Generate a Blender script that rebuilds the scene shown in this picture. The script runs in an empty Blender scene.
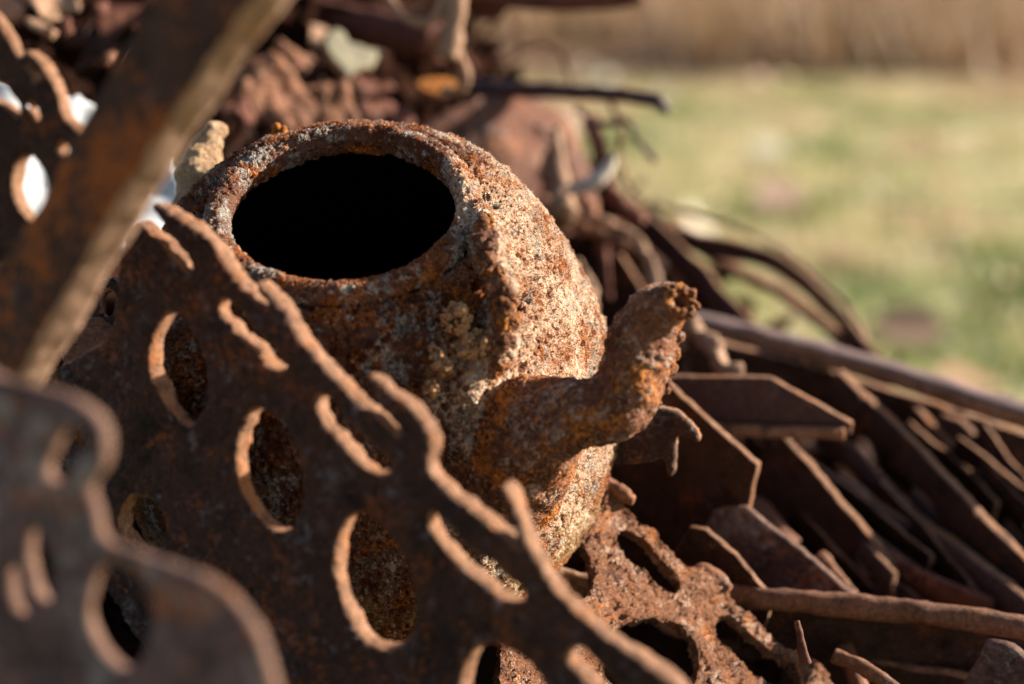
import bpy, bmesh, math, random
import numpy as np
from mathutils import Vector, Matrix
random.seed(7); rng = np.random.default_rng(7)
S = bpy.context.scene
COL = S.collection
R = math.radians

# ---------------------------------------------------------------- camera, sky, sun, exposure
PITCH = R(13.5); CAMZ = 1.2
LENS = 60.0; FPX = 1024 * LENS / 36.0
cam_d = bpy.data.cameras.new('camera'); cam = bpy.data.objects.new('camera', cam_d); COL.objects.link(cam)
cam.location = (0, 0, CAMZ); cam.rotation_euler = (R(90) - PITCH, 0, 0)
cam_d.lens = LENS; cam_d.sensor_width = 36; cam_d.clip_start = 0.02; cam_d.clip_end = 800
cam_d.dof.use_dof = True; cam_d.dof.focus_distance = 0.80; cam_d.dof.aperture_fstop = 3.5
S.camera = cam

SUN_CAM = Vector((0.88, 0.41, -0.21)).normalized()           # towards the sun, in camera axes
RC = Matrix.Rotation(R(90) - PITCH, 3, 'X')
SUN = RC @ SUN_CAM
w = bpy.data.worlds.new("World"); S.world = w; w.use_nodes = True
nt = w.node_tree; bg = nt.nodes['Background']
sky = nt.nodes.new('ShaderNodeTexSky'); sky.sky_type = 'NISHITA'; sky.sun_disc = False
sky.sun_elevation = math.asin(SUN.z); sky.sun_rotation = math.atan2(SUN.x, SUN.y)
nt.links.new(sky.outputs[0], bg.inputs[0]); bg.inputs[1].default_value = 0.052
sl = bpy.data.lights.new('sun', 'SUN'); sun = bpy.data.objects.new('sun', sl); COL.objects.link(sun)
sl.energy = 5.0; sl.angle = R(0.5); sl.color = (1.0, 0.88, 0.74)
sun.rotation_euler = SUN.to_track_quat('Z', 'Y').to_euler(); sun.location = (3, 3, 4)
S.view_settings.view_transform = 'Standard'; S.view_settings.look = 'None'
S.view_settings.gamma = 1; S.view_settings.use_curve_mapping = False
S.view_settings.exposure = 1.42
S.cycles.max_bounces = 6; S.cycles.use_denoising = True

# ---------------------------------------------------------------- helpers
def W(v):                                                     # camera axes -> world
    return RC @ Vector(v) + Vector((0, 0, CAMZ))
def PC(px, py, d):                                            # a point seen at px,py at depth d, camera axes
    return Vector(((px - 512) / FPX * d, (342 - py) / FPX * d, -d))
def P(px, py, d): return W(PC(px, py, d))

def _hash(ix, iy, iz, s):
    h = (ix.astype(np.int64) * 374761393 + iy.astype(np.int64) * 668265263 + iz.astype(np.int64) * 2147483647 + s * 974634777)
    h = (h ^ (h >> 13)) * 1274126177
    h = h ^ (h >> 16)
    return (h & 0xffff) / 32767.5 - 1.0
def vnoise(p, s=0):
    i = np.floor(p); f = p - i; i = i.astype(np.int64); u = f * f * (3 - 2 * f); r = 0
    for dx in (0, 1):
        for dy in (0, 1):
            for dz in (0, 1):
                wgt = (u[:, 0] if dx else 1 - u[:, 0]) * (u[:, 1] if dy else 1 - u[:, 1]) * (u[:, 2] if dz else 1 - u[:, 2])
                r = r + wgt * _hash(i[:, 0] + dx, i[:, 1] + dy, i[:, 2] + dz, s)
    return r
def fbm(p, freq, octs=3, s=0):
    r = 0; a = 1.0
    for k in range(octs):
        r = r + a * vnoise(p * freq * (2 ** k), s + k * 17); a *= 0.5
    return r

def get_co(me):
    a = np.empty(len(me.vertices) * 3, 'f'); me.vertices.foreach_get('co', a); return a.reshape(-1, 3).astype('d')
def set_co(me, a):
    me.vertices.foreach_set('co', a.astype('f').ravel()); me.update()
def get_no(me):
    a = np.empty(len(me.vertices) * 3, 'f'); me.vertex_normals.foreach_get('vector', a); return a.reshape(-1, 3).astype('d')
def smooth(me):
    me.polygons.foreach_set('use_smooth', [True] * len(me.polygons))
def lumpy(me, amp, freq, octs=3, s=0):                        # push the surface in and out along its normals
    co = get_co(me); set_co(me, co + get_no(me) * (fbm(co, freq, octs, s) * amp)[:, None])

def link(name, me, mat, parent=None, **tags):
    o = bpy.data.objects.new(name, me); COL.objects.link(o)
    if mat and me.get('edge'): me.materials[0] = mat; me.materials[1] = EDGE.get(mat.name, M_edge)     # edges get a paler rust than the faces: some wear, plus painted sunlight
    elif mat: me.materials.clear(); me.materials.append(mat)
    if parent: o.parent = parent
    for k, v in tags.items(): o[k] = v
    return o
def recentre(o):                                              # put a top-level mesh's origin at its own middle
    me = o.data; co = get_co(me); c = co.mean(0); set_co(me, co - c); o.location = Vector(c) + o.location
    return o
def remeshed(me, voxel):
    t = bpy.data.objects.new('t', me); COL.objects.link(t)
    m = t.modifiers.new('r', 'REMESH'); m.mode = 'VOXEL'; m.voxel_size = voxel; m.use_smooth_shade = True
    dg = bpy.context.evaluated_depsgraph_get()
    out = bpy.data.meshes.new_from_object(t.evaluated_get(dg)); bpy.data.objects.remove(t); return out

def jig(pts, amp, step, s=0, closed=True, smooth_pts=True):   # resample an outline finely, with worn uneven edges
    pts = np.array(pts, 'd'); n = len(pts); out = []
    rngi = range(n if closed else n - 1)
    for i in rngi:
        if smooth_pts:
            p0, p1, p2, p3 = (pts[(i + k) % n] if closed else pts[min(max(i + k, 0), n - 1)] for k in (-1, 0, 1, 2))
        else: p1, p2 = pts[i], pts[(i + 1) % n]
        m = max(1, int(np.linalg.norm(p2 - p1) / step))
        for k in range(m):
            t = k / m
            if smooth_pts:
                q = 0.5 * (2 * p1 + (p2 - p0) * t + (2 * p0 - 5 * p1 + 4 * p2 - p3) * t * t + (3 * p1 - p0 - 3 * p2 + p3) * t ** 3)
            else: q = p1 * (1 - t) + p2 * t
            out.append(q)
    out = np.array(out)
    if len(out) and amp:
        q3 = np.c_[out, np.zeros(len(out)) + s]
        out = out + np.c_[fbm(q3, 1 / 14, 3, s), fbm(q3 + 50, 1 / 14, 3, s + 9)] * amp + np.c_[vnoise(q3 / 4.5, s + 3), vnoise(q3 / 4.5 + 30, s + 4)] * amp * .55
    return out

def plate_mesh(outline, holes, at, n, th, amp=1.2, step=5, rnd=True, voxel=None, bevel=None, bend=None, s=0):
    """a flat piece of metal: its face lies in the plane through the point `at` with normal n (camera axes), th metres thick behind it"""
    n = Vector(n).normalized(); o = PC(*at)
    ex = Vector((1, 0, 0)); ex = (ex - n * ex.dot(n)).normalized(); ey = n.cross(ex)
    def to2(px, py):
        r = Vector(((px - 512) / FPX, (342 - py) / FPX, -1.0)); d = o.dot(n) / r.dot(n); v = r * d - o
        return v.dot(ex), v.dot(ey)
    bv = bevel if bevel is not None else th * 0.22
    cu = bpy.data.curves.new('c', 'CURVE'); cu.dimensions = '2D'; cu.fill_mode = 'BOTH'
    cu.extrude = th / 2 - bv; cu.bevel_depth = bv; cu.bevel_resolution = 1; cu.offset = -bv
    for k, pl in enumerate([outline] + list(holes)):
        q = jig(pl, amp, step, s + k * 3, True, rnd)
        sp = cu.splines.new('POLY'); sp.points.add(len(q) - 1); sp.use_cyclic_u = True
        for i, (a, b) in enumerate(q):
            x, y = to2(a, b); sp.points[i].co = (x, y, 0, 1)
    t = bpy.data.objects.new('t', cu); COL.objects.link(t); dg = bpy.context.evaluated_depsgraph_get()
    me = bpy.data.meshes.new_from_object(t.evaluated_get(dg)); bpy.data.objects.remove(t)
    bm = bmesh.new(); bm.from_mesh(me); bmesh.ops.remove_doubles(bm, verts=bm.verts, dist=1e-5); bm.to_mesh(me); bm.free()
    if voxel: me = remeshed(me, voxel)
    co = get_co(me)
    if bend is not None: co = bend(co)
    M = np.array([list(ex), list(ey), list(n)])
    c3 = (co - np.array([0, 0, th / 2])) @ M + np.array(o)
    c3 = c3 @ np.array(RC).T + np.array([0, 0, CAMZ])
    nw = np.array(list(RC @ n)); fn_ = np.empty(len(me.polygons) * 3, 'f')
    set_co(me, c3); me.polygons.foreach_get('normal', fn_); fn_ = fn_.reshape(-1, 3)
    me['edge'] = 1; me.materials.clear(); me.materials.append(None); me.materials.append(None)
    me.polygons.foreach_set('material_index', (np.abs(fn_ @ nw) < .72).astype(int))
    if voxel: smooth(me)
    return me

def sweep_mesh(pts, prof, hint=(0, 0, 1), scale=None, sub=10, amp=0.0, freq=60, twist=None, s=0, cap=True):
    """a bar, rod or tube: the closed profile prof (list of x,y) carried along a smooth path through world points"""
    P_ = np.array([list(p) for p in pts], 'd'); n = len(P_); path = []; sc = []; tw = []
    scale = scale or [1] * n; twist = twist or [0] * n
    for i in range(n - 1):
        p0, p1, p2, p3 = P_[max(i - 1, 0)], P_[i], P_[i + 1], P_[min(i + 2, n - 1)]
        for k in range(sub + (1 if i == n - 2 else 0)):
            t = k / sub
            path.append(0.5 * (2 * p1 + (p2 - p0) * t + (2 * p0 - 5 * p1 + 4 * p2 - p3) * t * t + (3 * p1 - p0 - 3 * p2 + p3) * t ** 3))
            u = t * t * (3 - 2 * t); sc.append(scale[i] * (1 - u) + scale[i + 1] * u); tw.append(twist[i] * (1 - t) + twist[i + 1] * t)
    path = np.array(path); m = len(path); T = np.gradient(path, axis=0); T /= np.linalg.norm(T, axis=1)[:, None]
    h = np.array(list(hint), 'd'); V = []; F = []; c = len(prof)
    for i in range(m):
        x = np.cross(h, T[i]); x /= max(np.linalg.norm(x), 1e-6); y = np.cross(T[i], x)
        h = y
        a = tw[i]; ca, sa = math.cos(a), math.sin(a)
        for (px, py) in prof:
            qx, qy = (px * ca - py * sa) * sc[i], (px * sa + py * ca) * sc[i]
            V.append(path[i] + x * qx + y * qy)
    for i in range(m - 1):
        for j in range(c):
            k = (j + 1) % c; F.append((i * c + j, i * c + k, (i + 1) * c + k, (i + 1) * c + j))
    if cap: F.append(tuple(range(c))[::-1]); F.append(tuple((m - 1) * c + j for j in range(c)))
    V = np.array(V)
    if amp: V = V + np.c_[fbm(V, freq, 3, s), fbm(V + 9, freq, 3, s), fbm(V + 20, freq, 3, s)] * amp
    me = bpy.data.meshes.new('m'); me.from_pydata(V.tolist(), [], F); me.update(); smooth(me)
    return me
def circ(r, n=14): return [(r * math.cos(2 * math.pi * k / n), r * math.sin(2 * math.pi * k / n)) for k in range(n)]
def rect(w_, t_, b=0.18):
    w2, t2 = w_ / 2, t_ / 2; c = t_ * b
    return [(-w2 + c, -t2), (0, -t2), (w2 - c, -t2), (w2, -t2 + c), (w2, t2 - c), (w2 - c, t2), (0, t2), (-w2 + c, t2), (-w2, t2 - c), (-w2, -t2 + c)]
def merge(meshes):
    bm = bmesh.new()
    for m in meshes: bm.from_mesh(m)
    me = bpy.data.meshes.new('m'); bm.to_mesh(me); bm.free(); smooth(me); return me

# ---------------------------------------------------------------- materials
def srgb(h):
    h = h.lstrip('#'); c = [int(h[i:i + 2], 16) / 255 for i in (0, 2, 4)]
    return [((x / 12.92) if x <= 0.04045 else ((x + 0.055) / 1.055) ** 2.4) for x in c] + [1]
class NT:
    def __init__(self, name, disp=None):
        self.m = bpy.data.materials.new(name); self.m.use_nodes = True; self.t = self.m.node_tree
        self.b = self.t.nodes['Principled BSDF']; self.out = self.t.nodes['Material Output']
        self.co = self.t.nodes.new('ShaderNodeTexCoord').outputs['Object']
        if disp: self.m.displacement_method = disp
    def n(self, k, **kw):
        x = self.t.nodes.new(k)
        for a, b in kw.items(): setattr(x, a, b)
        return x
    def l(self, a, b): self.t.links.new(a, b)
    def noise(self, scale, det=4, rough=0.6, dist=0.0, off=0.0, vec=None):
        x = self.n('ShaderNodeTexNoise'); x.inputs['Scale'].default_value = scale; x.inputs['Detail'].default_value = det
        x.inputs['Roughness'].default_value = rough; x.inputs['Distortion'].default_value = dist
        v = vec or self.co
        if off:
            a = self.n('ShaderNodeVectorMath', operation='ADD'); self.l(v, a.inputs[0]); a.inputs[1].default_value = (off, off * .7, -off); v = a.outputs[0]
        self.l(v, x.inputs['Vector']); return x.outputs['Fac']
    def voro(self, scale, feat='F1', rand=1.0, vec=None):
        x = self.n('ShaderNodeTexVoronoi'); x.feature = feat; x.inputs['Scale'].default_value = scale; x.inputs['Randomness'].default_value = rand
        self.l(vec or self.co, x.inputs['Vector']); return x.outputs['Distance']
    def ramp(self, f, stops, interp='LINEAR'):
        r = self.n('ShaderNodeValToRGB'); e = r.color_ramp.elements; r.color_ramp.interpolation = interp
        while len(e) < len(stops): e.new(0.5)
        for i, (p, c) in enumerate(stops):
            e[i].position = p; e[i].color = c if not isinstance(c, (int, float)) else (c, c, c, 1)
        self.l(f, r.inputs[0]); return r.outputs[0]
    def mix(self, f, a, b, mode='MIX'):
        x = self.n('ShaderNodeMix', data_type='RGBA', blend_type=mode)
        for s_, v in ((0, f), (6, a), (7, b)):
            if isinstance(v, (int, float, list, tuple)): x.inputs[s_].default_value = v
            else: self.l(v, x.inputs[s_])
        return x.outputs[2]
    def math(self, op, a, b=0.0, c=0.0):
        x = self.n('ShaderNodeMath', operation=op)
        for i, v in enumerate((a, b, c)):
            if isinstance(v, (int, float)): x.inputs[i].default_value = v
            else: self.l(v, x.inputs[i])
        return x.outputs[0]
    def bump(self, h, dist, strength=1.0):
        x = self.n('ShaderNodeBump'); x.inputs['Distance'].default_value = dist; x.inputs['Strength'].default_value = strength
        self.l(h, x.inputs['Height']); self.l(x.outputs[0], self.b.inputs['Normal'])
    def disp(self, h, scale, mid=0.5):
        x = self.n('ShaderNodeDisplacement'); x.inputs['Scale'].default_value = scale; x.inputs['Midlevel'].default_value = mid
        self.l(h, x.inputs['Height']); self.l(x.outputs[0], self.out.inputs['Displacement'])

def rust(name, dark='#2a1811', mid='#5a2f1c', hot='#8f4a1e', pale='#8a7568', hot_amt=0.5, pale_amt=0.35, sc=1.0, disp=0.0, bump=0.001, rough=0.8, metal=0.0, seed=0.0, spec=0.3, mid_=0.5):
    t = NT(name, 'BOTH' if disp else None)
    big = t.noise(28 * sc, 5, 0.65, 0.3, 3.1 + seed); med = t.noise(110 * sc, 5, 0.7, 0, 7.7 + seed); fine = t.noise(480 * sc, 4, 0.75, 0, 1.3 + seed)
    f1 = t.math('ADD', t.math('MULTIPLY', big, 0.6), t.math('MULTIPLY', med, 0.4))
    c = t.ramp(f1, [(0.36, srgb(dark)), (0.52, srgb(mid)), (0.66, srgb(dark))])
    hm = t.ramp(t.math('ADD', t.math('MULTIPLY', t.noise(45 * sc, 6, 0.7, 0.5, 11 + seed), 0.65), t.math('MULTIPLY', fine, 0.35)), [(0.60 - 0.12 * hot_amt, 0), (0.68 - 0.12 * hot_amt, 1)])
    c = t.mix(hm, c, srgb(hot))
    pm = t.ramp(t.math('ADD', t.math('MULTIPLY', t.noise(60 * sc, 6, 0.75, 0.2, 23 + seed), 0.6), t.math('MULTIPLY', t.noise(300 * sc, 4, .7, 0, 5 + seed), 0.4)), [(0.64 - 0.16 * pale_amt, 0), (0.72 - 0.16 * pale_amt, 0.8)])
    c = t.mix(pm, c, srgb(pale))
    c = t.mix(1.0, c, t.ramp(fine, [(0.32, 0.48), (0.68, 1.35)]), 'MULTIPLY')
    t.l(c, t.b.inputs['Base Color']); t.b.inputs['Roughness'].default_value = rough; t.b.inputs['Metallic'].default_value = metal
    t.b.inputs['Specular IOR Level'].default_value = spec
    h = t.math('ADD', t.math('MULTIPLY', med, 0.6), t.math('ADD', t.math('MULTIPLY', fine, 0.55), t.math('MULTIPLY', pm, 0.12)))
    if disp: t.disp(h, disp, mid_)
    else: t.bump(h, bump)
    return t.m

def pot_material(name='crusted_pot_rust', amp=.0054, grey=0.0):
    t = NT(name, 'BOTH')
    sep = t.n('ShaderNodeSeparateXYZ'); t.l(t.co, sep.inputs[0])
    big = t.noise(16, 5, 0.6, 0.4, 2.0); med = t.noise(75, 5, 0.7, 0.2, 4.0); fine = t.noise(330, 5, 0.72, 0, 9.0); vf = t.noise(900, 3, .7, 0, 3)
    pits = t.voro(260); pit2 = t.voro(120)
    base = t.ramp(t.math('ADD', t.math('MULTIPLY', big, .45), t.math('MULTIPLY', med, .55)),
                  [(0.34, srgb('#3a2118')), (0.46, srgb('#6b4029')), (0.55, srgb('#7a5747')), (0.66, srgb('#4a3128'))])
    # patchy pale crust, biased to the sun side: sunlit tone painted into the colour
    sunward = t.math('MULTIPLY_ADD', sep.outputs[0], 3.6, -0.15)
    cr = t.math('ADD', t.math('ADD', t.math('MULTIPLY', big, .9), t.math('MULTIPLY', fine, .45)), t.math('SUBTRACT', sunward, .17))
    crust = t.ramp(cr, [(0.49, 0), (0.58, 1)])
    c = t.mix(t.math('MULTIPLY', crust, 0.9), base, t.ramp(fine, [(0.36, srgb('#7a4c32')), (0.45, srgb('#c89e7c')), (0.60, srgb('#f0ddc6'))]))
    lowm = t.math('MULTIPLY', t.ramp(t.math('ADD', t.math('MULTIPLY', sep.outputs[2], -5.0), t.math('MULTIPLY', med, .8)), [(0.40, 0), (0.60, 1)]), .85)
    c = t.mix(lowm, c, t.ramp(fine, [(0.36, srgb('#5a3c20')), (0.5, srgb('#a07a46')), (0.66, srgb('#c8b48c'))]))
    # orange blooms
    om = t.ramp(t.math('ADD', t.math('MULTIPLY', t.noise(38, 6, .7, .5, 17), .6), t.math('MULTIPLY', fine, .4)), [(0.50, 0), (0.56, 1)])
    c = t.mix(om, c, t.ramp(vf, [(0.35, srgb('#70361a')), (0.65, srgb('#bf7026'))]))
    # red-brown pits
    pm = t.ramp(t.math('ADD', pits, t.math('MULTIPLY', med, .45)), [(0.36, 1), (0.46, 0)])
    c = t.mix(t.math('MULTIPLY', pm, .85), c, srgb('#5e2f1c'))
    q2 = t.ramp(t.math('ADD', pit2, t.math('MULTIPLY', big, .9)), [(0.66, 1), (0.73, 0)])
    c = t.mix(t.math('MULTIPLY', q2, .85), c, srgb('#6a3418'))
    # grey lichen
    gm = t.ramp(t.math('ADD', t.math('MULTIPLY', t.noise(55, 6, .75, .3, 31), .6), t.math('MULTIPLY', fine, .4)), [(0.53 - grey, 0), (0.585 - grey, .85)])
    c = t.mix(gm, c, t.ramp(vf, [(.35, srgb('#7c7a70')), (.65, srgb('#c2beb4'))]))
    c = t.mix(1.0, c, t.ramp(vf, [(0.3, .7), (0.7, 1.2)]), 'MULTIPLY')
    t.l(c, t.b.inputs['Base Color']); t.b.inputs['Roughness'].default_value = .82; t.b.inputs['Specular IOR Level'].default_value = .3
    calm = t.ramp(t.noise(26, 4, .6, .6, 61), [(0.40, 0.35), (0.58, 1.0)])
    h = t.math('ADD', t.math('ADD', t.math('MULTIPLY', med, .9), t.math('MULTIPLY', om, .16)), t.math('ADD', t.math('MULTIPLY', t.math('SUBTRACT', fine, .5), t.math('MULTIPLY', calm, 1.5)), t.math('ADD', t.math('MULTIPLY', vf, .45), t.math('SUBTRACT', t.math('MULTIPLY', t.math('MINIMUM', pits, .45), 1.1), t.math('MULTIPLY', q2, .25)))))
    t.disp(h, amp, 1.05)
    return t.m

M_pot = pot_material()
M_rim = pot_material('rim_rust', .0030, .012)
M_spout = rust('spout_rust', '#452a1e', '#8a5a40', '#c0762c', '#bca290', .8, .8, .9, disp=0.0068, seed=4)
M_seam = rust('seam_rust', '#4a2d20', '#7a4f36', '#b8742c', '#c0a08c', .75, .6, 1.1, disp=0.0045, seed=5)
M_crumb = rust('pale_crumb_rust', '#9a6c46', '#c4966a', '#b06a28', '#e2c6a4', .3, .5, 1.6, bump=.001, seed=8)
M_mouth_shade = rust('mouth_shade', '#0a0705', '#100b08', '#1a0f08', '#0d0a08', .2, 0, 1, bump=.001)  # near-black wall colour: the shade inside the mouth is painted in
M_iron = rust('dark_cast_iron', '#241a19', '#46322b', '#6a3d26', '#676064', .45, .42, 1.0, bump=.002, seed=2, spec=.12)
M_iron_d = rust('dark_cast_iron_close', '#1a1211', '#4a3028', '#7c4522', '#74707a', .6, .6, .8, disp=.0062, seed=2, spec=.35, rough=.65)
M_beam = rust('streaked_beam_rust', '#2a1a15', '#4c2e20', '#924c18', '#4a4c4c', .9, .5, .7, bump=.0014, seed=12)
M_grey = rust('grey_brown_iron', '#2e2528', '#685254', '#8a5236', '#8c8688', .6, .8, .5, bump=.001, seed=15)
M_cast = rust('scaly_casting_rust', '#5c3c2e', '#9c6c4e', '#bc7638', '#d4b8a4', .45, .7, 1.8, disp=.0120, seed=21, mid_=.82)
M_bar = rust('brown_bar_rust', '#573a2d', '#85593f', '#a0683e', '#a48c7a', .35, .5, .9, bump=.0012, seed=25)
M_purp = rust('purple_brown_rust', '#40303a', '#4f3a38', '#6a4a40', '#76666a', .1, .4, .6, bump=.0008, rough=.6, seed=27)
M_rail = rust('rail_rust', '#5e4a44', '#7d665e', '#80583f', '#a39590', .2, .5, .8, bump=.001, rough=.5, seed=28)
M_red = rust('red_brown_rust', '#4a2a20', '#6e4030', '#8d5a3c', '#8a6b5e', .4, .3, .6, bump=.001, seed=29)
M_tan = rust('sandy_rust', '#8a6a50', '#a5836a', '#a87a50', '#bfa590', .2, .5, .8, bump=.001, seed=33)
M_hot = rust('orange_rust', '#8a4e1a', '#b06c20', '#c07a28', '#a06a34', .6, .1, 2, bump=.001, seed=35)
M_frag = rust('fragment_rust', '#1c1310', '#33211a', '#4a2c1e', '#4a3c36', .3, .05, .5, bump=.001, seed=41, spec=0.0)
M_edge = rust('sunlit_worn_edge', '#61422f', '#a2785c', '#a86a3a', '#caab8c', .5, .5, 1.5, disp=.0022, seed=61)  # sunlit brightness of the edges put into the colour, besides some wear
M_edge_beam = rust('sunlit_worn_beam_edge', '#7a5c48', '#a88872', '#a06c40', '#c0a892', .2, .5, .8, bump=.001, seed=63)  # the beam's bright sunlit strip, lightened in the colour itself
M_edge_dull = rust('dull_edge_rust', '#5a4238', '#7d5f50', '#8a5c42', '#9c8474', .3, .5, 1.0, bump=.0012, seed=65)  # dimmer edge tone, still painted lighter than its face as if sunlit
EDGE = {'grey_brown_iron': M_edge_dull, 'streaked_beam_rust': M_edge_beam, 'scaly_casting_rust': M_cast, 'sandy_rust': M_tan, 'red_brown_rust': M_red}
def plain(name, hexes, scale=30, rough=.7, bump=.0005):
    t = NT(name); f = t.noise(scale, 5, .6)
    t.l(t.ramp(f, [(0.35, srgb(hexes[0])), (0.65, srgb(hexes[1]))]), t.b.inputs['Base Color']); t.b.inputs['Roughness'].default_value = rough
    t.bump(f, bump); return t.m
M_white = plain('white_sheet', ('#a8aeb4', '#c4c8cc'), 25)
M_lich = plain('lichen_stone', ('#4a4632', '#7a7456'), 60)
M_pale = plain('pale_horn', ('#a89a8c', '#c8bcae'), 60)

# ---------------------------------------------------------------- ground, field, far band
def field_material():
    t = NT('field'); sep = t.n('ShaderNodeSeparateXYZ'); geo = t.n('ShaderNodeNewGeometry'); t.l(geo.outputs['Position'], sep.inputs[0])
    p = geo.outputs['Position']
    big = t.noise(1.3, 4, .6, .5, vec=p); med = t.noise(4.5, 4, .6, .2, vec=p, off=4)
    g = t.ramp(t.math('ADD', t.math('MULTIPLY', big, .5), t.math('MULTIPLY', med, .5)), [(0.42, srgb('#5c6838')), (0.475, srgb('#989a64')), (0.525, srgb('#bcb084')), (0.58, srgb('#9a7a62'))])
    yb = t.ramp(t.math('MULTIPLY_ADD', sep.outputs[1], 1 / 30, t.math('MULTIPLY', t.math('SUBTRACT', big, .5), .12)), [(0.34, 0), (0.54, 1)])
    br = t.ramp(med, [(0.3, srgb('#6a5040')), (0.7, srgb('#957658'))])
    t.l(t.mix(yb, g, br), t.b.inputs['Base Color']); t.b.inputs['Roughness'].default_value = .95; t.b.inputs['Specular IOR Level'].default_value = .1
    t.bump(t.noise(20, 4, .7, vec=p), .03); return t.m
M_field = field_material()
bm = bmesh.new(); bmesh.ops.create_grid(bm, x_segments=120, y_segments=120, size=300)
for v in bm.verts:
    r = math.hypot(v.co.x, v.co.y - 1)
    v.co.z = 0.12 * math.sin(v.co.x * .05 + 1) * math.cos(v.co.y * .06) * min(1, max(0, (r - 12) / 20))
me = bpy.data.meshes.new('m'); bm.to_mesh(me); bm.free(); smooth(me)
link('ground', me, M_field, kind='structure')

def blades(name, n, yr, xs, hr, wd, mats, label, seed):
    g = np.random.default_rng(seed)
    y = yr[0] + (yr[1] - yr[0]) * g.random(n) ** 0.8; x = (xs[0] + (xs[1] - xs[0]) * g.random(n)) * y
    c = np.c_[x, y, np.zeros(n)]; dens = fbm(c, .8, 3, seed)
    keep = (dens > g.uniform(-1.1, .5, n)) & (c[:, 1] > yr[0] + 9 * fbm(c, .25, 2, seed + 2) * (yr[0] > 10)); c = c[keep]; n = len(c); dens = dens[keep]
    h = g.uniform(hr[0], hr[1], n) * (1 + .5 * dens); a = g.uniform(0, 2 * np.pi, n); la = g.uniform(0, 2 * np.pi, n); ln = g.uniform(.1, .9, n) * h
    wv = np.c_[np.cos(a), np.sin(a), 0 * a] * (wd * g.uniform(.6, 1.4, n))[:, None]; lv = np.c_[np.cos(la) * ln, np.sin(la) * ln, h]
    V = np.stack([c - wv, c + wv, c + lv * .55 + wv * .8, c + lv * .55 - wv * .8, c + lv], 1).reshape(-1, 3)
    b = np.arange(n) * 5; F = [f for q in b.tolist() for f in ((q, q + 1, q + 2, q + 3), (q + 3, q + 2, q + 4))]
    me = bpy.data.meshes.new('m'); me.from_pydata(V.tolist(), [], F)
    for m in mats: me.materials.append(m)
    pick = np.clip(((fbm(c, 1.7, 3, seed + 5) * .8 + .5) * .65 + g.random(n) * .35) * len(mats), 0, len(mats) - 1).astype(int)
    me.polygons.foreach_set('material_index', np.repeat(pick, 2)); me.update()
    o = bpy.data.objects.new(name, me); COL.objects.link(o); o['kind'] = 'stuff'; o['label'] = label; o['category'] = name.replace('_', ' ')
def leaf(name, hx, tr=.35):
    t = NT(name); t.b.inputs['Base Color'].default_value = srgb(hx); t.b.inputs['Roughness'].default_value = .6
    tl = t.n('ShaderNodeBsdfTranslucent'); tl.inputs[0].default_value = srgb(hx); mx = t.n('ShaderNodeMixShader'); mx.inputs[0].default_value = tr
    t.l(t.b.outputs[0], mx.inputs[1]); t.l(tl.outputs[0], mx.inputs[2]); t.l(mx.outputs[0], t.out.inputs[0]); return t.m
gm = [leaf('green_blade', '#65763a'), leaf('olive_blade', '#b0ad76'), leaf('yellow_blade', '#ccc294'), leaf('straw_blade', '#d8c8a4'), leaf('dead_blade', '#ab8a6c')]
blades('meadow_grass', 70000, (2.8, 14), (-.5, .5), (.03, .09), .006, gm, 'short mixed green and straw coloured grass of the sunlit meadow', 3)
dm = [leaf('tall_brown', '#86684e', .3), leaf('tall_tan', '#ab8c6a', .3), leaf('tall_olive', '#8e7656', .3)]
blades('dry_grass_band', 46000, (14.5, 40), (-.5, .5), (.25, .7), .02, dm, 'tall dry brown grass along the far side of the meadow', 5)

g = np.random.default_rng(21); V = []; F = []
for k in range(900):
    y = g.uniform(3, 16); x = g.uniform(-.4, .5) * y; r_ = g.uniform(.012, .045) * (1 + (g.random() < .16) * 2.4); a = g.uniform(0, 6.3); b = len(V)
    q = Matrix.Rotation(a, 3, 'Z') @ Matrix.Rotation(g.normal(0, .6), 3, 'X')
    for (u, v, h_) in ((-1, 0, 0), (-.3, .6, .25), (.5, .5, .2), (1.1, 0, .1), (.5, -.5, .2), (-.3, -.6, .25), (.1, 0, 0)):
        V.append(tuple(q @ Vector((u * r_, v * r_, h_ * r_)) + Vector((x, y, .05 + r_ * .4))))
    for j in range(6): F.append((b + j, b + (j + 1) % 6, b + 6))
me = bpy.data.meshes.new('m'); me.from_pydata(V, [], F)
for m in (leaf('pale_leaf', '#ece4d0'), leaf('pink_leaf', '#b89684'), leaf('tan_leaf', '#c8b088')): me.materials.append(m)
me.polygons.foreach_set('material_index', np.repeat(g.integers(0, 3, 900), 6)); me.update()
link('fallen_leaves', me, None, kind='stuff', label='pale dry leaves scattered over the meadow grass', category='leaves')

# ---------------------------------------------------------------- the heap under everything
CP = np.array([(-.3, 1.6, 1.22), (-.1, 1.55, 1.12), (.0, 1.5, .96), (.15, 1.45, .78), (.32, 1.5, .70), (.45, 1.5, .66), (.216, .89, .70), (.05, .85, .76), (-.1, .86, .79), (-.3, .9, .93), (-.2, .5, .84), (.1, .5, .70),
    (.3, .6, .60), (-.5, 1.2, 1.15), (.8, 1.2, .38), (.6, .9, .5), (.5, 2, .45), (-.3, 2.2, .95), (-1, 1.5, .85), (0, .15, .42), (-1, .3, .35), (.7, .3, .22), (0, -.2, .0), (1.3, .8, 0), (1.5, 1.8, 0), (.9, 2.8, 0), (-.3, 3.1, 0),
    (-1.6, 2.6, 0), (-2, 1.5, 0), (-1.5, .2, 0), (-.8, -.3, 0), (.7, -.1, 0)])
def rb(d): return np.sqrt(d * d + .04)
_A = rb(np.linalg.norm(CP[:, None, :2] - CP[None, :, :2], axis=2)); _w = np.linalg.solve(_A, CP[:, 2])
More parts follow.
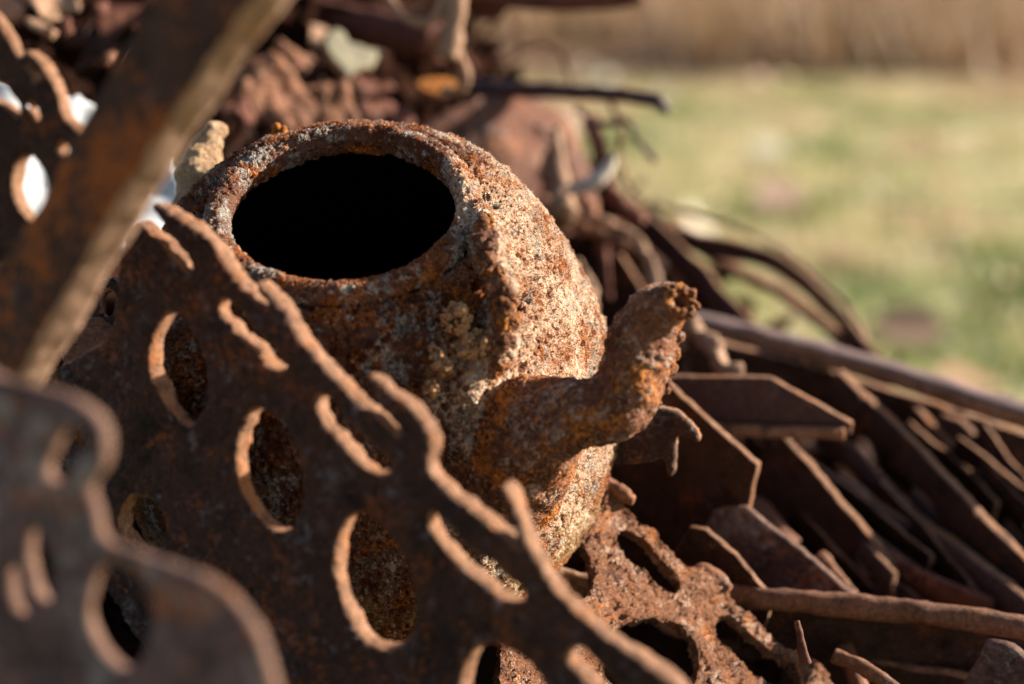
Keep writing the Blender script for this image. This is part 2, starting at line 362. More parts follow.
def hz(xy): return rb(np.linalg.norm(xy[:, None, :] - CP[None, :, :2], axis=2)) @ _w
N = 220
gx, gy = np.meshgrid(np.linspace(-2.6, 2.0, N), np.linspace(-.7, 3.6, N)); xy = np.c_[gx.ravel(), gy.ravel()]
z = hz(xy); outm = ((xy[:, 0] + .3) / 2.1) ** 2 + ((xy[:, 1] - 1.4) / 1.9) ** 2
z = np.where(outm > 1, -.08, z); z = np.maximum(z, -.08)
z = z + fbm(np.c_[xy, z], 9, 4) * .025 * (z > 0)
F = [(j * N + i, j * N + i + 1, (j + 1) * N + i + 1, (j + 1) * N + i) for j in range(N - 1) for i in range(N - 1)]
me = bpy.data.meshes.new('m'); me.from_pydata(np.c_[xy, z].tolist(), [], F); smooth(me)
link('heap_of_rust_dirt', me, M_frag, kind='stuff', label='dark heap of rust flakes and dirt under the scrap', category='scrap heap')
# small unsortable fragments strewn over it
V = []; F = []
g = np.random.default_rng(11); tot = 0
while tot < 5200:
    x = g.uniform(-1.6, 1.0); y = g.uniform(.05, 2.4); zz = hz(np.array([[x, y]]))[0]
    if zz < .08: continue
    L = g.uniform(.008, .05); wd = g.uniform(.002, .012); th = g.uniform(.001, .004)
    q = Matrix.Rotation(g.uniform(0, 6.3), 3, 'Z') @ Matrix.Rotation(g.normal(0, .5), 3, 'Y') @ Matrix.Rotation(g.normal(0, .7), 3, 'X')
    b = len(V); bendz = g.uniform(-.3, .3) * L
    for (a, e) in ((-1, 0), (0, 1), (1, 0)):
        for (u, v) in ((-1, -1), (1, -1), (1, 1), (-1, 1)):
            V.append(tuple(q @ Vector((a * L, u * wd * g.uniform(.6, 1), v * th + e * bendz)) + Vector((x, y, zz + .006))))
    for s_ in (0, 4):
        for k in range(4): F.append((b + s_ + k, b + s_ + (k + 1) % 4, b + s_ + 4 + (k + 1) % 4, b + s_ + 4 + k))
    F.append((b + 3, b + 2, b + 1, b)); F.append((b + 8, b + 9, b + 10, b + 11)); tot += 1
me = bpy.data.meshes.new('m'); me.from_pydata(V, [], F)
link('rust_fragments', me, M_frag, kind='stuff', label='countless small rusty flakes and slivers strewn over the scrap heap', category='rust fragments')

# ---------------------------------------------------------------- the round pot
C0 = PC(366, 390, .87); NAX = Vector((-.03, .72, .69)).normalized()
zax = (RC @ NAX).normalized(); right = RC @ Vector((1, 0, 0)); xax = (right - zax * right.dot(zax)).normalized(); yax = zax.cross(xax)
POTM = Matrix((xax, yax, zax)).transposed().to_4x4(); POTM.translation = W(C0)
pot = bpy.data.objects.new('round_pot', None); COL.objects.link(pot); pot.matrix_world = POTM
pot['label'] = 'round crusted rusty pot with a wide open mouth and a short bent spout'; pot['category'] = 'pot'
POTI = POTM.inverted()
def PL(px, py, d): return POTI @ P(px, py, d)                # point in the pot's own axes
RS = .1255
# outer shell: sphere, shoulder, lip, then down inside
prof = []
for a in np.linspace(-90, 44, 430): prof.append((RS * math.cos(R(a)), RS * math.sin(R(a))))
sh = [(prof[-1]), (.084, .0945), (.076, .0995), (.070, .1025), (.0655, .1035)]
def cr(pts, sub):
    pts = np.array(pts); out = []
    for i in range(len(pts) - 1):
        p0, p1, p2, p3 = pts[max(i - 1, 0)], pts[i], pts[i + 1], pts[min(i + 2, len(pts) - 1)]
        for k in range(sub):
            t = k / sub; out.append(0.5 * (2 * p1 + (p2 - p0) * t + (2 * p0 - 5 * p1 + 4 * p2 - p3) * t * t + (3 * p1 - p0 - 3 * p2 + p3) * t ** 3))
    return [tuple(q) for q in out] + [tuple(pts[-1])]
prof = prof[:-1] + cr(sh, 12)
def lathe(prof, seg):
    pr = np.array(prof); pr[:, 0] *= np.where((pr[:, 0] > .07), 1 - .025 * np.sin(np.pi * np.clip(pr[:, 1] / .1, 0, 1)), 1) * (1 + .055 * np.sin(np.pi * np.clip(-pr[:, 1] / .12, 0, 1))); pr[:, 1] = np.where(pr[:, 1] > 0, pr[:, 1] * 1.12, pr[:, 1] * 1.07); a = np.linspace(0, 2 * np.pi, seg, endpoint=False)
    V = np.stack([pr[:, 0][:, None] * np.cos(a), pr[:, 0][:, None] * np.sin(a), np.repeat(pr[:, 1][:, None], seg, 1)], 2).reshape(-1, 3)
    i = np.arange(len(pr) - 1)[:, None] * seg; j = np.arange(seg)[None, :]; k = (j + 1) % seg
    F = np.stack([i + j, i + k, i + seg + k, i + seg + j], 2).reshape(-1, 4)
    me = bpy.data.meshes.new('m'); me.from_pydata(V.tolist(), [], F.tolist()); smooth(me); return me
me = lathe(prof, 800); co = get_co(me)
d = fbm(co, 14, 2, 5) * .0022 + fbm(co, 45, 2, 8) * .0009
nrm = co / np.maximum(np.linalg.norm(co, axis=1), 1e-6)[:, None]; top = np.clip((.1155 - co[:, 2]) / .03, 0, 1)
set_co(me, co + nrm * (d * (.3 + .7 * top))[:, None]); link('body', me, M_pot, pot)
# rim: a rounded lip
lip = []
for a in np.linspace(-70, 200, 44): lip.append((.0568 + .0070 * math.cos(R(a)) * (1 if math.cos(R(a)) > 0 else .62), .1045 + .0055 * math.sin(R(a))))
lip += [(.0525, .1005), (.0535, .0985)]
me = lathe(lip, 700); co = get_co(me); an = np.arctan2(co[:, 1], co[:, 0])
q = np.c_[np.cos(an) * .055, np.sin(an) * .055, 0 * an]; f = fbm(q, 40, 3, 3) * .0006; f2 = fbm(q + 3, 60, 3, 13) * .0008
rr = np.hypot(co[:, 0], co[:, 1]); co[:, 0] *= (rr + f) / rr; co[:, 1] *= (rr + f) / rr; co[:, 2] += f2
set_co(me, co); link('rim', me, M_rim, pot)
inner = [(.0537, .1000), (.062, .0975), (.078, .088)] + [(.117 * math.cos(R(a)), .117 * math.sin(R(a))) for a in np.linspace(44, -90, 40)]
link('inner_wall', lathe(inner, 96), M_mouth_shade, pot)

def skin_blob(chains, voxel, amp, freq, s):                    # tubes along chains [(x,y,z,r)...] fused by voxel remesh
    ms = []
    for ch in chains:
        ms.append(sweep_mesh([c[:3] for c in ch], circ(1.0, 24), hint=(.3, .2, 1), scale=[c[3] for c in ch], sub=12))
        for c in (ch[0], ch[-1]):
            b = bmesh.new(); bmesh.ops.create_icosphere(b, subdivisions=3, radius=c[3] * .98, matrix=Matrix.Translation(c[:3])); m = bpy.data.meshes.new('m'); b.to_mesh(m); b.free(); ms.append(m)
    me = remeshed(merge(ms), voxel); lumpy(me, amp, freq, 3, s); smooth(me); return me
def ch(*pts):
    out = []
    for (px, py, d_, rpx) in pts:
        v = PL(px, py, d_); out.append((v.x, v.y, v.z, rpx * d_ / FPX))
    return out
# spout: flared root on the belly, elbow, upturned broken end
sp = sweep_mesh([Vector(c[:3]) for c in ch((492, 462, .800, 1), (510, 448, .785, 1), (530, 433, .768, 1), (558, 418, .757, 1), (592, 411, .752, 1), (622, 398, .75, 1), (633, 368, .75, 1), (643, 336, .75, 1), (660, 311, .745, 1), (681, 300, .735, 1))],
    circ(1, 60), hint=(.2, .1, 1), scale=[c * .75 / FPX for c in (84, 70, 54, 42, 34, 35, 33, 33, 27, 17)], sub=14, cap=True)
spo = remeshed(sp, .0008)
co = get_co(spo); tip = np.array(PL(681, 300, .735)); ax = np.array(PL(681, 300, .735) - PL(660, 311, .745)); ax /= np.linalg.norm(ax)
# hollow broken mouth: push the end cap inwards except for a ragged rim
rel = co - tip; al = rel @ ax; rad = np.linalg.norm(rel - al[:, None] * ax, axis=1)
near = (al > -.004) & (rad < .0062)
co = co - ax * (np.where(near, .014 * np.clip((.0062 - rad) / .0022, 0, 1), 0))[:, None]
set_co(spo, co); lumpy(spo, .0024, 55, 4, 4)
link('spout', spo, M_spout, pot)
# raised seam / torn strap stub that curls round the side of the belly down to the spout
seam = skin_blob([ch((478, 208, .782, 8), (488, 240, .765, 13), (497, 280, .752, 16), (502, 318, .751, 18), (494, 350, .752, 19), (470, 378, .753, 18), (440, 398, .757, 15), (400, 410, .764, 12))], .0009, .0034, 75, 6)
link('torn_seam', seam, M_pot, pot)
# the lump standing by the rim on the left
lug = skin_blob([ch((196, 240, .865, 20), (196, 205, .88, 20), (201, 172, .89, 20), (209, 145, .895, 15)), ch((209, 145, .895, 15), (216, 130, .895, 8)), ch((205, 178, .885, 17), (218, 184, .88, 10))], .0009, .0032, 80, 9)
link('handle_stump', lug, rust('stump_rust', '#8a6c50', '#bd9c78', '#a8692a', '#e2ceb2', .3, .6, 1.2, disp=.004, seed=51), pot)
# crumbly crust
from mathutils.bvhtree import BVHTree
def bvh_of(objs):
    vs = []; fs = []
    for o in objs:
        b = len(vs); vs += [v.co.copy() for v in o.data.vertices]; fs += [[b + i for i in p.vertices] for p in o.data.polygons]
    return BVHTree.FromPolygons(vs, fs)
POT_BVH = bvh_of([o for o in pot.children if o.name.split('.')[0] in ('body', 'spout', 'rim', 'torn_seam')])
EYE = POTI @ Vector((0, 0, CAMZ))
def crumbs(spots, s, ndiv=2, pile=.0):
    g = np.random.default_rng(s); ms = []
    for (px, py, d_, spread, n, rp) in spots:
        for k in range(n):
            a = g.uniform(0, 6.28); r_ = spread * math.sqrt(g.random()); p = PL(px + r_ * math.cos(a), py + r_ * math.sin(a) * 1.1, d_ + g.normal(0, .001))
            if pile >= 0:
                hit, nn, _, _ = POT_BVH.ray_cast(EYE, (p - EYE).normalized())
                if hit is None: continue
                p = hit + nn * pile * math.sqrt(g.random()) * (1 - r_ / spread * .6)
            b = bmesh.new(); rad_ = rp * g.uniform(.5, 1.3) * d_ / FPX
            bmesh.ops.create_icosphere(b, subdivisions=ndiv, radius=rad_, matrix=Matrix.Translation(p)); m = bpy.data.meshes.new('m'); b.to_mesh(m); b.free(); ms.append(m)
    me = merge(ms); lumpy(me, .0012, 350, 2, s); return me
link('crust_lumps', crumbs([(452, 320, .748, 12, 130, 2.3), (468, 345, .744, 14, 190, 2.5), (438, 366, .745, 9, 70, 2.2), (428, 384, .748, 7, 40, 2.2), (430, 350, .748, 6, 34, 2)], 4, pile=.017), M_crumb, pot)
link('spout_crust', crumbs([(676, 338, .752, 5, 14, 3), (672, 352, .752, 6, 22, 3.4), (668, 368, .752, 6, 24, 3.6), (664, 384, .752, 6, 24, 3.4), (655, 400, .75, 6, 22, 3.2), (644, 414, .75, 6, 20, 3), (632, 424, .75, 5, 12, 2.6)], 14, pile=-1), M_seam, pot)
g = np.random.default_rng(77); tv = []
for k in range(90):
    a = g.uniform(0, 2 * math.pi); v = Vector(tip.tolist()); axv = Vector(ax.tolist()); u_ = axv.orthogonal().normalized(); w_ = axv.cross(u_)
    b = bmesh.new(); bmesh.ops.create_icosphere(b, subdivisions=2, radius=g.uniform(.0006, .0015), matrix=Matrix.Translation(v + (u_ * math.cos(a) + w_ * math.sin(a)) * g.normal(.0066, .0007) + axv * g.normal(-.0004, .0011)))
    m = bpy.data.meshes.new('m'); b.to_mesh(m); b.free(); tv.append(m)
me = merge(tv); lumpy(me, .0008, 300, 2, 3); link('spout_lip', me, M_seam, pot)
link('seam_crust', crumbs([(485, 226, .76, 7, 60, 2.6), (486, 240, .76, 9, 90, 2.8), (487, 256, .76, 8, 80, 2.6), (492, 272, .76, 8, 80, 2.8), (499, 288, .75, 9, 90, 3), (503, 304, .75, 10, 100, 3), (506, 322, .75, 10, 90, 3), (504, 340, .75, 8, 60, 2.6)], 24, pile=.004), M_seam, pot)
link('rust_bloom', crumbs([(279, 134, .868, 7, 30, 4.2), (270, 139, .868, 4, 8, 3)], 5, pile=-1), M_hot, pot)

# ---------------------------------------------------------------- near castings and bars
def piece(name, me, mat, label, cat, group=None):
    o = link(name, me, mat, label=label, category=cat)
    if group: o['group'] = group
    return recentre(o)

out1 = [(151, 207), (158, 203), (182, 222), (207, 238), (220, 257), (234, 277), (262, 308), (268, 310), (258, 294), (254, 284), (262, 286), (285, 312), (300, 340), (340, 385), (385, 425), (397, 437), (399, 431), (380, 405), (364, 382), (367, 374), (380, 382),
    (403, 402), (423, 423), (431, 445), (430, 470), (450, 495), (480, 518), (508, 542), (520, 556), (522, 550), (508, 515), (498, 493), (502, 485), (512, 498), (522, 530), (538, 566), (571, 607), (612, 641), (653, 670), (700, 712),
    (680, 760), (400, 790), (200, 720), (120, 610), (70, 540), (30, 480), (20, 420), (40, 380), (90, 350), (112, 325), (116, 290), (118, 262), (130, 232), (137, 221), (160, 243), (185, 271), (191, 268), (178, 246), (166, 228)]
holes1 = [[(163, 316), (172, 313), (188, 325), (203, 355), (205, 392), (198, 418), (188, 425), (172, 412), (155, 385), (150, 350)],
    [(250, 412), (262, 408), (284, 425), (300, 460), (303, 500), (292, 525), (280, 531), (258, 517), (242, 490), (237, 450)],
    [(346, 522), (358, 515), (385, 530), (408, 565), (415, 605), (408, 640), (392, 651), (364, 640), (344, 605), (335, 560)],
    [(470, 655), (490, 645), (515, 652), (545, 690), (555, 730), (530, 745), (490, 735), (462, 700)],
    [(128, 500), (145, 497), (160, 512), (166, 538), (155, 552), (132, 545), (118, 525)],
    [(222, 297), (232, 300), (252, 325), (280, 352), (284, 367), (277, 372), (255, 352), (232, 330), (219, 309)],
    [(318, 394), (330, 400), (350, 425), (382, 455), (390, 470), (382, 477), (355, 460), (330, 430), (315, 405)],
    [(432, 514), (444, 520), (465, 545), (505, 575), (522, 595), (512, 602), (480, 582), (450, 555), (430, 528)],
    [(570, 648), (585, 650), (610, 680), (640, 700), (640, 715), (610, 705), (585, 680), (566, 660)]]
me = plate_mesh(out1, holes1, (330, 430, .672), (-.52, -.15, .84), .0088, amp=1.2, step=3, voxel=.0010)
lumpy(me, .0011, 70, 4, 2); lumpy(me, .0004, 260, 3, 7)
piece('slotted_casting', me, M_iron_d, 'dark rusty slotted casting with round holes leaning in front of the pot', 'casting')

out2 = [(585, 470), (603, 478), (632, 505), (660, 530), (690, 560), (705, 562), (724, 577), (735, 592), (762, 618), (792, 642), (818, 655), (850, 700), (860, 760), (560, 770), (500, 690), (505, 630), (545, 600), (585, 592), (591, 575), (584, 545), (578, 500)]
holes2 = [[(622, 534), (632, 533), (650, 547), (668, 567), (682, 583), (676, 587), (660, 577), (644, 562), (628, 548)], [(724, 620), (736, 622), (760, 645), (796, 672), (792, 682), (768, 672), (742, 652), (726, 634)],
    [(614, 640), (632, 624), (658, 620), (682, 628), (695, 648), (695, 672), (686, 700), (650, 712), (622, 690), (612, 662)]]
me = plate_mesh(out2, holes2, (650, 600, .855), (.38, .48, .79), .012, amp=2.2, step=4, voxel=.0011, s=40)
lumpy(me, .0014, 80, 3, 12)
piece('scaly_casting', me, M_cast, 'flaking orange brown casting with slots and a hole lying below the pot', 'casting')

# flat beam across the upper left corner
me = plate_mesh([(185, -60), (290, -60), (252, 0), (202, 70), (129, 182), (74, 276), (16, 378), (-60, 500), (-60, 350), (41, 199), (91, 103), (150, 0)], [], (140, 190, .56), (-.66, -.02, .75), .015, amp=1.2, step=12, rnd=False, voxel=.0018, bevel=.0015, s=60)
lumpy(me, .0009, 60, 3, 31)
piece('flat_beam', me, M_beam, 'broad dark rusty flat bar slanting across the upper left corner', 'metal bar')

# hooked bracket, lower left, close to the lens
out3 = [(-40, 372), (0, 381), (35, 390), (66, 400), (90, 416), (102, 438), (101, 458), (94, 474), (86, 488), (92, 512), (99, 538), (130, 554), (172, 568), (215, 588), (245, 620), (262, 655), (272, 700), (270, 760), (-60, 760), (-60, 470)]
holes3 = [[(104, 566), (120, 568), (140, 585), (150, 615), (144, 650), (126, 672), (104, 660), (86, 628), (88, 590)], [(28, 528), (38, 535), (48, 565), (50, 590), (42, 606), (32, 590), (24, 555)], [(60, 430), (74, 424), (88, 434), (86, 450), (76, 454), (70, 468), (58, 486), (44, 482), (42, 466), (50, 448)],
    [(6, 562), (14, 572), (20, 600), (30, 618), (22, 622), (8, 600)]]
me = plate_mesh(out3, holes3, (120, 600, .50), (-.50, -.18, .85), .0062, amp=1.0, step=6, voxel=.0016, s=70)
lumpy(me, .0006, 60, 3, 33)
piece('hooked_bracket', me, M_grey, 'grey brown bracket with a hooked end and round hole in the lower left corner', 'bracket')

# fingered plate on the far left
out4 = [(-60, -20), (-20, 5), (2, 30), (18, 58), (38, 88), (44, 92), (38, 78), (26, 62), (20, 52), (26, 50), (38, 62), (50, 80), (57, 98), (62, 114), (80, 136), (110, 160), (110, 240), (40, 250), (-60, 250)]
holes4 = [[(22, 100), (30, 103), (38, 114), (36, 124), (28, 120), (20, 110)], [(58, 140), (66, 142), (68, 152), (62, 158), (55, 150)], [(16, 160), (28, 156), (42, 172), (48, 198), (40, 222), (24, 218), (12, 190)], [(-20, 70), (-2, 80), (18, 103), (30, 120), (26, 124), (4, 108), (-20, 90)]]
me = plate_mesh(out4, holes4, (40, 150, .66), (-.48, -.12, .86), .008, amp=1.0, step=5, voxel=.0014, s=80)
lumpy(me, .0008, 80, 3, 35)
piece('fingered_casting', me, M_iron, 'dark casting with finger like prongs and holes at the left edge', 'casting')

# crumpled white sheet behind the left pieces
def sheet_bend(c):
    c = c.copy(); c[:, 2] += fbm(np.c_[c[:, :2], 0 * c[:, 0]], 22, 3, 3) * .012; return c
me = plate_mesh([(-60, 90), (40, 92), (85, 100), (120, 120), (176, 170), (190, 230), (150, 262), (60, 240), (-60, 250)], [], (80, 170, 1.02), (.42, .25, .87), .002, amp=4, step=10, voxel=.004, bend=sheet_bend, s=90)
piece('white_sheet', me, M_white, 'crumpled white sheet glimpsed through gaps behind the left castings', 'sheet')

# dark tangle between the casting and the pot
def rod(name, pts, r, mat, label, cat, s=0, amp=.0012, hint=(0, 0, 1), group=None, scale=None):
    me = sweep_mesh([P(*p) for p in pts], circ(r, 16), hint=hint, amp=amp, sub=14, s=s, scale=scale, freq=110)
    return piece(name, me, mat, label, cat, group)
def bar(name, pts, w_, th, nrm, mat, label, cat, s=0, amp=.001, group=None, sub=14, twist=None):
    me = sweep_mesh([P(*p) for p in pts], rect(w_, th), hint=RC @ Vector(nrm), amp=amp, sub=sub, s=s, twist=twist)
    T_ = (P(*pts[-1]) - P(*pts[0])).normalized(); nw = RC @ Vector(nrm); nw = (nw - T_ * nw.dot(T_)).normalized(); me['edge'] = 1; me.materials.append(None); me.materials.append(None)
    fn_ = np.empty(len(me.polygons) * 3, 'f'); me.polygons.foreach_get('normal', fn_); me.polygons.foreach_set('material_index', (np.abs(fn_.reshape(-1, 3) @ np.array(list(nw))) < .6).astype(int))
    return piece(name, me, mat, label, cat, group)
def plt(name, outl, at, n, th, mat, label, cat, holes=(), amp=1.4, rnd=False, s=0, voxel=None, step=8, bend=None):
    me = plate_mesh(outl, holes, at, n, th, amp=amp, step=step, rnd=rnd, voxel=voxel, s=s, bend=bend)
    return piece(name, me, mat, label, cat)

rod('iron_pipe', [(100, 345, .80), (150, 365, .80), (205, 390, .81), (260, 425, .82)], .012, M_bar, 'rusty round pipe seen through the holes of the slotted casting', 'pipe', 3)
plt('bent_sheet', [(60, 340), (85, 318), (110, 320), (122, 350), (110, 372), (70, 368)], (90, 345, .79), (.1, .5, .85), .006, M_bar, 'bent rusty scrap lump between the slanting bar and slotted casting', 'scrap piece', rnd=True, voxel=.0015, s=4)
plt('loop_strap', [(95, 285), (112, 276), (124, 292), (120, 318), (104, 330), (90, 318)], (105, 300, .80), (-.3, .2, .9), .006, M_iron, 'small dark loop just left of the slotted casting top', 'strap', holes=[[(101, 293), (110, 288), (115, 298), (110, 314), (101, 315)]], rnd=True, voxel=.0014, s=14)
rod('short_rod', [(520, 560, .90), (560, 578, .89), (600, 585, .885)], .006, M_tan, 'short sandy rod poking out under the pot', 'rod', 8)
rod('rust_spike', [(560, 460, .93), (600, 484, .90), (616, 492, .885), (634, 501, .88)], .0052, M_bar, 'pointed rusty spike sticking out right beside the pot', 'spike', 9, scale=[1.1, 1.1, 1, .55])

# ---------------------------------------------------------------- pieces on the right
plt('angled_plate', [(655, 382), (668, 384), (700, 415), (757, 464), (752, 490), (741, 540), (728, 600), (600, 600), (600, 420)], (680, 470, .97), (-.62, -.30, .72), .004, M_iron, 'very dark steel plate with a sharp lit corner right of the spout', 'steel plate', s=101)
plt('ragged_scrap', [(596, 432), (612, 412), (640, 405), (672, 410), (688, 420), (700, 440), (690, 440), (678, 436), (676, 452), (674, 472), (668, 476), (664, 458), (648, 462), (612, 462), (596, 450)], (650, 435, .875), (-.25, -.20, .95), .004, M_iron_d,
    'ragged scrap of torn iron just below the spout', 'scrap piece', rnd=True, voxel=.001, s=103, step=3, amp=1.4)
# folded plate: a tapered tray, upper and lower edges both turned up
fp = plate_mesh([(650, 377), (770, 378), (852, 424), (850, 434), (760, 432), (690, 432)], [], (740, 405, 1.0), (-.28, -.42, .86), .004, amp=.5, step=8, rnd=False, s=105)
def pl_pt(px, py, at, n):
    n = Vector(n).normalized(); o = PC(*at); r = Vector(((px - 512) / FPX, (342 - py) / FPX, -1.0)); return W(r * (o.dot(n) / r.dot(n)))
fa, fn = (740, 405, 1.0), (-.28, -.42, .86)
fp2 = sweep_mesh([pl_pt(x, y, fa, fn) + RC @ Vector(fn) * .004 for x, y in ((700, 426), (740, 427), (800, 429), (846, 431))], rect(.006, .006), hint=RC @ Vector((.45, .5, .7)), amp=.0006, sub=10)
o = piece('tapered_plate', fp, M_purp, 'tapered purple brown plate with folded lit edges right of the spout', 'steel plate')
ch_ = link('folded_edge', fp2, M_edge, None); ch_.data.transform(Matrix.Translation(-o.location)); ch_.parent = o

bar('long_angle_bar', [(690, 322, 1.22), (780, 342, 1.18), (868, 366, 1.15), (960, 395, 1.1), (1100, 440, 1.05)], .022, .012, (.45, .75, .5), M_rail, 'long purple brown bar running to the right edge of the photo', 'metal bar', 111)
plt('long_side_plate', [(690, 335), (780, 358), (868, 384), (960, 412), (1100, 462), (1100, 520), (940, 450), (830, 415), (720, 385), (690, 370)], (880, 400, 1.17), (-.1, -.45, .88), .006, M_iron, 'dark plate hanging under the long bar at right', 'steel plate', s=112)
bar('curved_strap', [(655, 232, 1.5), (697, 243, 1.45), (773, 262, 1.4), (830, 308, 1.33), (866, 352, 1.28), (882, 372, 1.26)], .021, .004, (-.30, -.55, .78), M_purp, 'dark curved strap arching down over the long bar at right', 'strap', 113)
bar('straight_strap', [(600, 190, 1.5), (655, 235, 1.42), (700, 280, 1.36), (745, 330, 1.28), (800, 372, 1.25)], .024, .004, (-.4, -.35, .85), M_purp, 'dark straight strap slanting down from the tangle behind the spout', 'strap', 114)
bar('inner_strap', [(668, 222, 1.5), (720, 262, 1.45), (775, 290, 1.4), (825, 325, 1.34), (860, 362, 1.29)], .012, .006, (.3, .6, .7), M_bar, 'brown strap lying inside the dark curved strap', 'strap', 117)
rod('thin_arch_rod', [(600, 205, 1.55), (660, 206, 1.5), (720, 222, 1.47), (780, 250, 1.42), (840, 300, 1.35), (872, 350, 1.3)], .0022, M_tan, 'thin sandy rod arching above the dark curved strap', 'rod', 115, amp=.002)
rod('rust_wire', [(540, 222, 1.3), (575, 216, 1.3), (605, 222, 1.28), (640, 243, 1.26), (655, 283, 1.25), (650, 330, 1.25)], .004, M_tan, 'curled sandy brown wire arching right behind the pot', 'wire', 116, amp=.002)
plt('dark_panel', [(560, 232), (600, 226), (650, 300), (640, 345), (575, 340)], (600, 285, 1.32), (-.5, -.3, .8), .004, M_iron, 'dark blue grey panel behind the pot, under the curled wire', 'panel', s=118)
rod('kinked_wire', [(575, 262, 1.2), (590, 285, 1.2), (592, 320, 1.18), (583, 350, 1.18), (600, 375, 1.16)], .0035, M_tan, 'kinked thin wire hanging between the pot and the spout', 'wire', 119, amp=.002)
rod('twisted_rag', [(686, 322, 1.12), (703, 336, 1.1), (716, 346, 1.08), (718, 362, 1.07), (735, 378, 1.04)], .0055, M_tan, 'twisted sandy scrap strip above the tapered plate', 'scrap strip', 120, amp=.004)

lean = [ # name, pts, width, thickness, normal, material, label
 ('leaning_plate', [(768, 430), (782, 436), (805, 462), (850, 515), (925, 604), (880, 640), (740, 620), (742, 540), (757, 466)], (820, 540, 1.04), (-.62, -.40, .68), .005, M_iron, 'broad dark plate with a long lit edge leaning right of the sharp cornered plate'),
 ('upright_plate', [(712, 512), (743, 508), (800, 551), (862, 604), (850, 660), (700, 660), (690, 560)], (780, 580, .945), (-.60, -.42, .68), .004, M_grey, 'grey plate with a pale straight edge just above the horizontal rod'),
 ('narrow_plate', [(690, 528), (704, 530), (735, 556), (772, 600), (760, 640), (690, 640), (670, 560)], (730, 570, .905), (-.60, -.42, .68), .003, M_iron, 'narrow dark plate with a pale edge left of the grey plate'),
 ('edge_plate', [(940, 415), (960, 420), (1000, 465), (1060, 540), (1060, 620), (980, 600), (930, 500)], (990, 500, 1.15), (-.60, -.42, .68), .005, M_purp, 'purple grey plate with a lit edge near the right border'),
 ('corner_plate', [(985, 645), (1010, 648), (1060, 690), (1060, 760), (960, 760), (960, 690)], (1010, 690, .85), (-.55, -.45, .70), .006, M_grey, 'grey plate with a blunt lit corner in the bottom right corner')]
for i, (nm, ol, at, n, th, mt, lb) in enumerate(lean): plt(nm, ol, at, n, th, mt, lb, 'steel plate', s=130 + i, rnd=False)
bars = [
 ('long_flat_bar', [(832, 384, 1.12), (880, 428, 1.10), (930, 480, 1.06), (985, 540, 1.02), (1060, 610, .98)], .024, .008, 'long flat bar sloping from beneath the folded plate to the right border', M_iron),
 ('second_flat_bar', [(905, 410, 1.18), (940, 450, 1.15), (985, 505, 1.12), (1060, 590, 1.08)], .022, .007, 'brown bar sloping just right of the long flat bar', M_iron),
 ('worn_flat_bar', [(836, 486, 1.08), (880, 520, 1.06), (935, 545, 1.04), (990, 585, 1.0), (1060, 640, .96)], .022, .008, 'worn uneven bar in the dark below the long flat bar', M_purp),
 ('thin_flat_bar', [(850, 512, 1.09), (900, 550, 1.07), (960, 590, 1.03), (1040, 612, 1.0)], .02, .005, 'thin bar half hidden under the worn uneven bar', M_iron),
 ('buried_flat_bar', [(880, 560, 1.03), (930, 590, 1.0), (990, 612, .99)], .02, .006, 'short buried bar just above the right end of the horizontal rod', M_red)]
for i, (nm, pts, w_, th, lb, mt) in enumerate(bars): bar(nm, pts, w_, th, (-.60, -.40, .69), mt, lb, 'metal bar', 140 + i, amp=.0009)
rod('horizontal_rod', [(700, 590, .915), (760, 598, .90), (850, 606, .89), (940, 615, .88), (1060, 634, .87)], .0062, M_bar, 'stout rusty rod lying nearly level across the lower right', 'rod', 150, amp=.0009)
plt('bed_plate', [(735, 604), (850, 612), (1060, 640), (1060, 690), (900, 664), (740, 650)], (850, 630, .91), (-.1, -.55, .83), .006, M_iron, 'very dark plate hanging straight under the level rod', 'steel plate', s=149)
plt('dark_fill_plate', [(780, 640), (900, 668), (1060, 692), (1060, 790), (780, 790)], (900, 710, .93), (-.35, -.5, .8), .006, M_iron, 'added dark filler plate at the bottom edge right of the flaking casting', 'steel plate', s=148)  # extra plate, added to keep the gap below the rod dark
rod('bent_nail', [(806, 664, .82), (802, 648, .82), (800, 634, .82), (797, 620, .822)], .0018, M_red, 'small upright nail standing on the flaking casting', 'nail', 151, scale=[1.5, 1.2, 1, .7], amp=.0006)
rod('bent_tip', [(684, 580, .895), (702, 574, .89), (716, 580, .885), (729, 590, .88)], .0052, M_bar, 'stubby rusty bolt end beside the start of the level rod', 'bolt', 152, scale=[.9, 1.1, 1, .6])
for i, (pts, r, lb) in enumerate([([(835, 655, .86), (870, 672, .85), (910, 700, .84)], .004, 'thin rod end in the dark beneath the level rod'), ([(840, 640, .93), (860, 690, .88), (870, 730, .86)], .005, 'short brown rod crossing the bottom edge right of the nail'),
    ([(755, 508, 1.04), (775, 530, 1.02), (790, 548, 1.01)], .008, 'brown lump of bar behind the grey plate'), ([(820, 560, .98), (835, 580, .97), (850, 602, .96)], .006, 'small bar end between the grey plate and leaning plate')]):
    rod('short_rod', pts, r, M_bar, lb, 'rod', 155 + i)

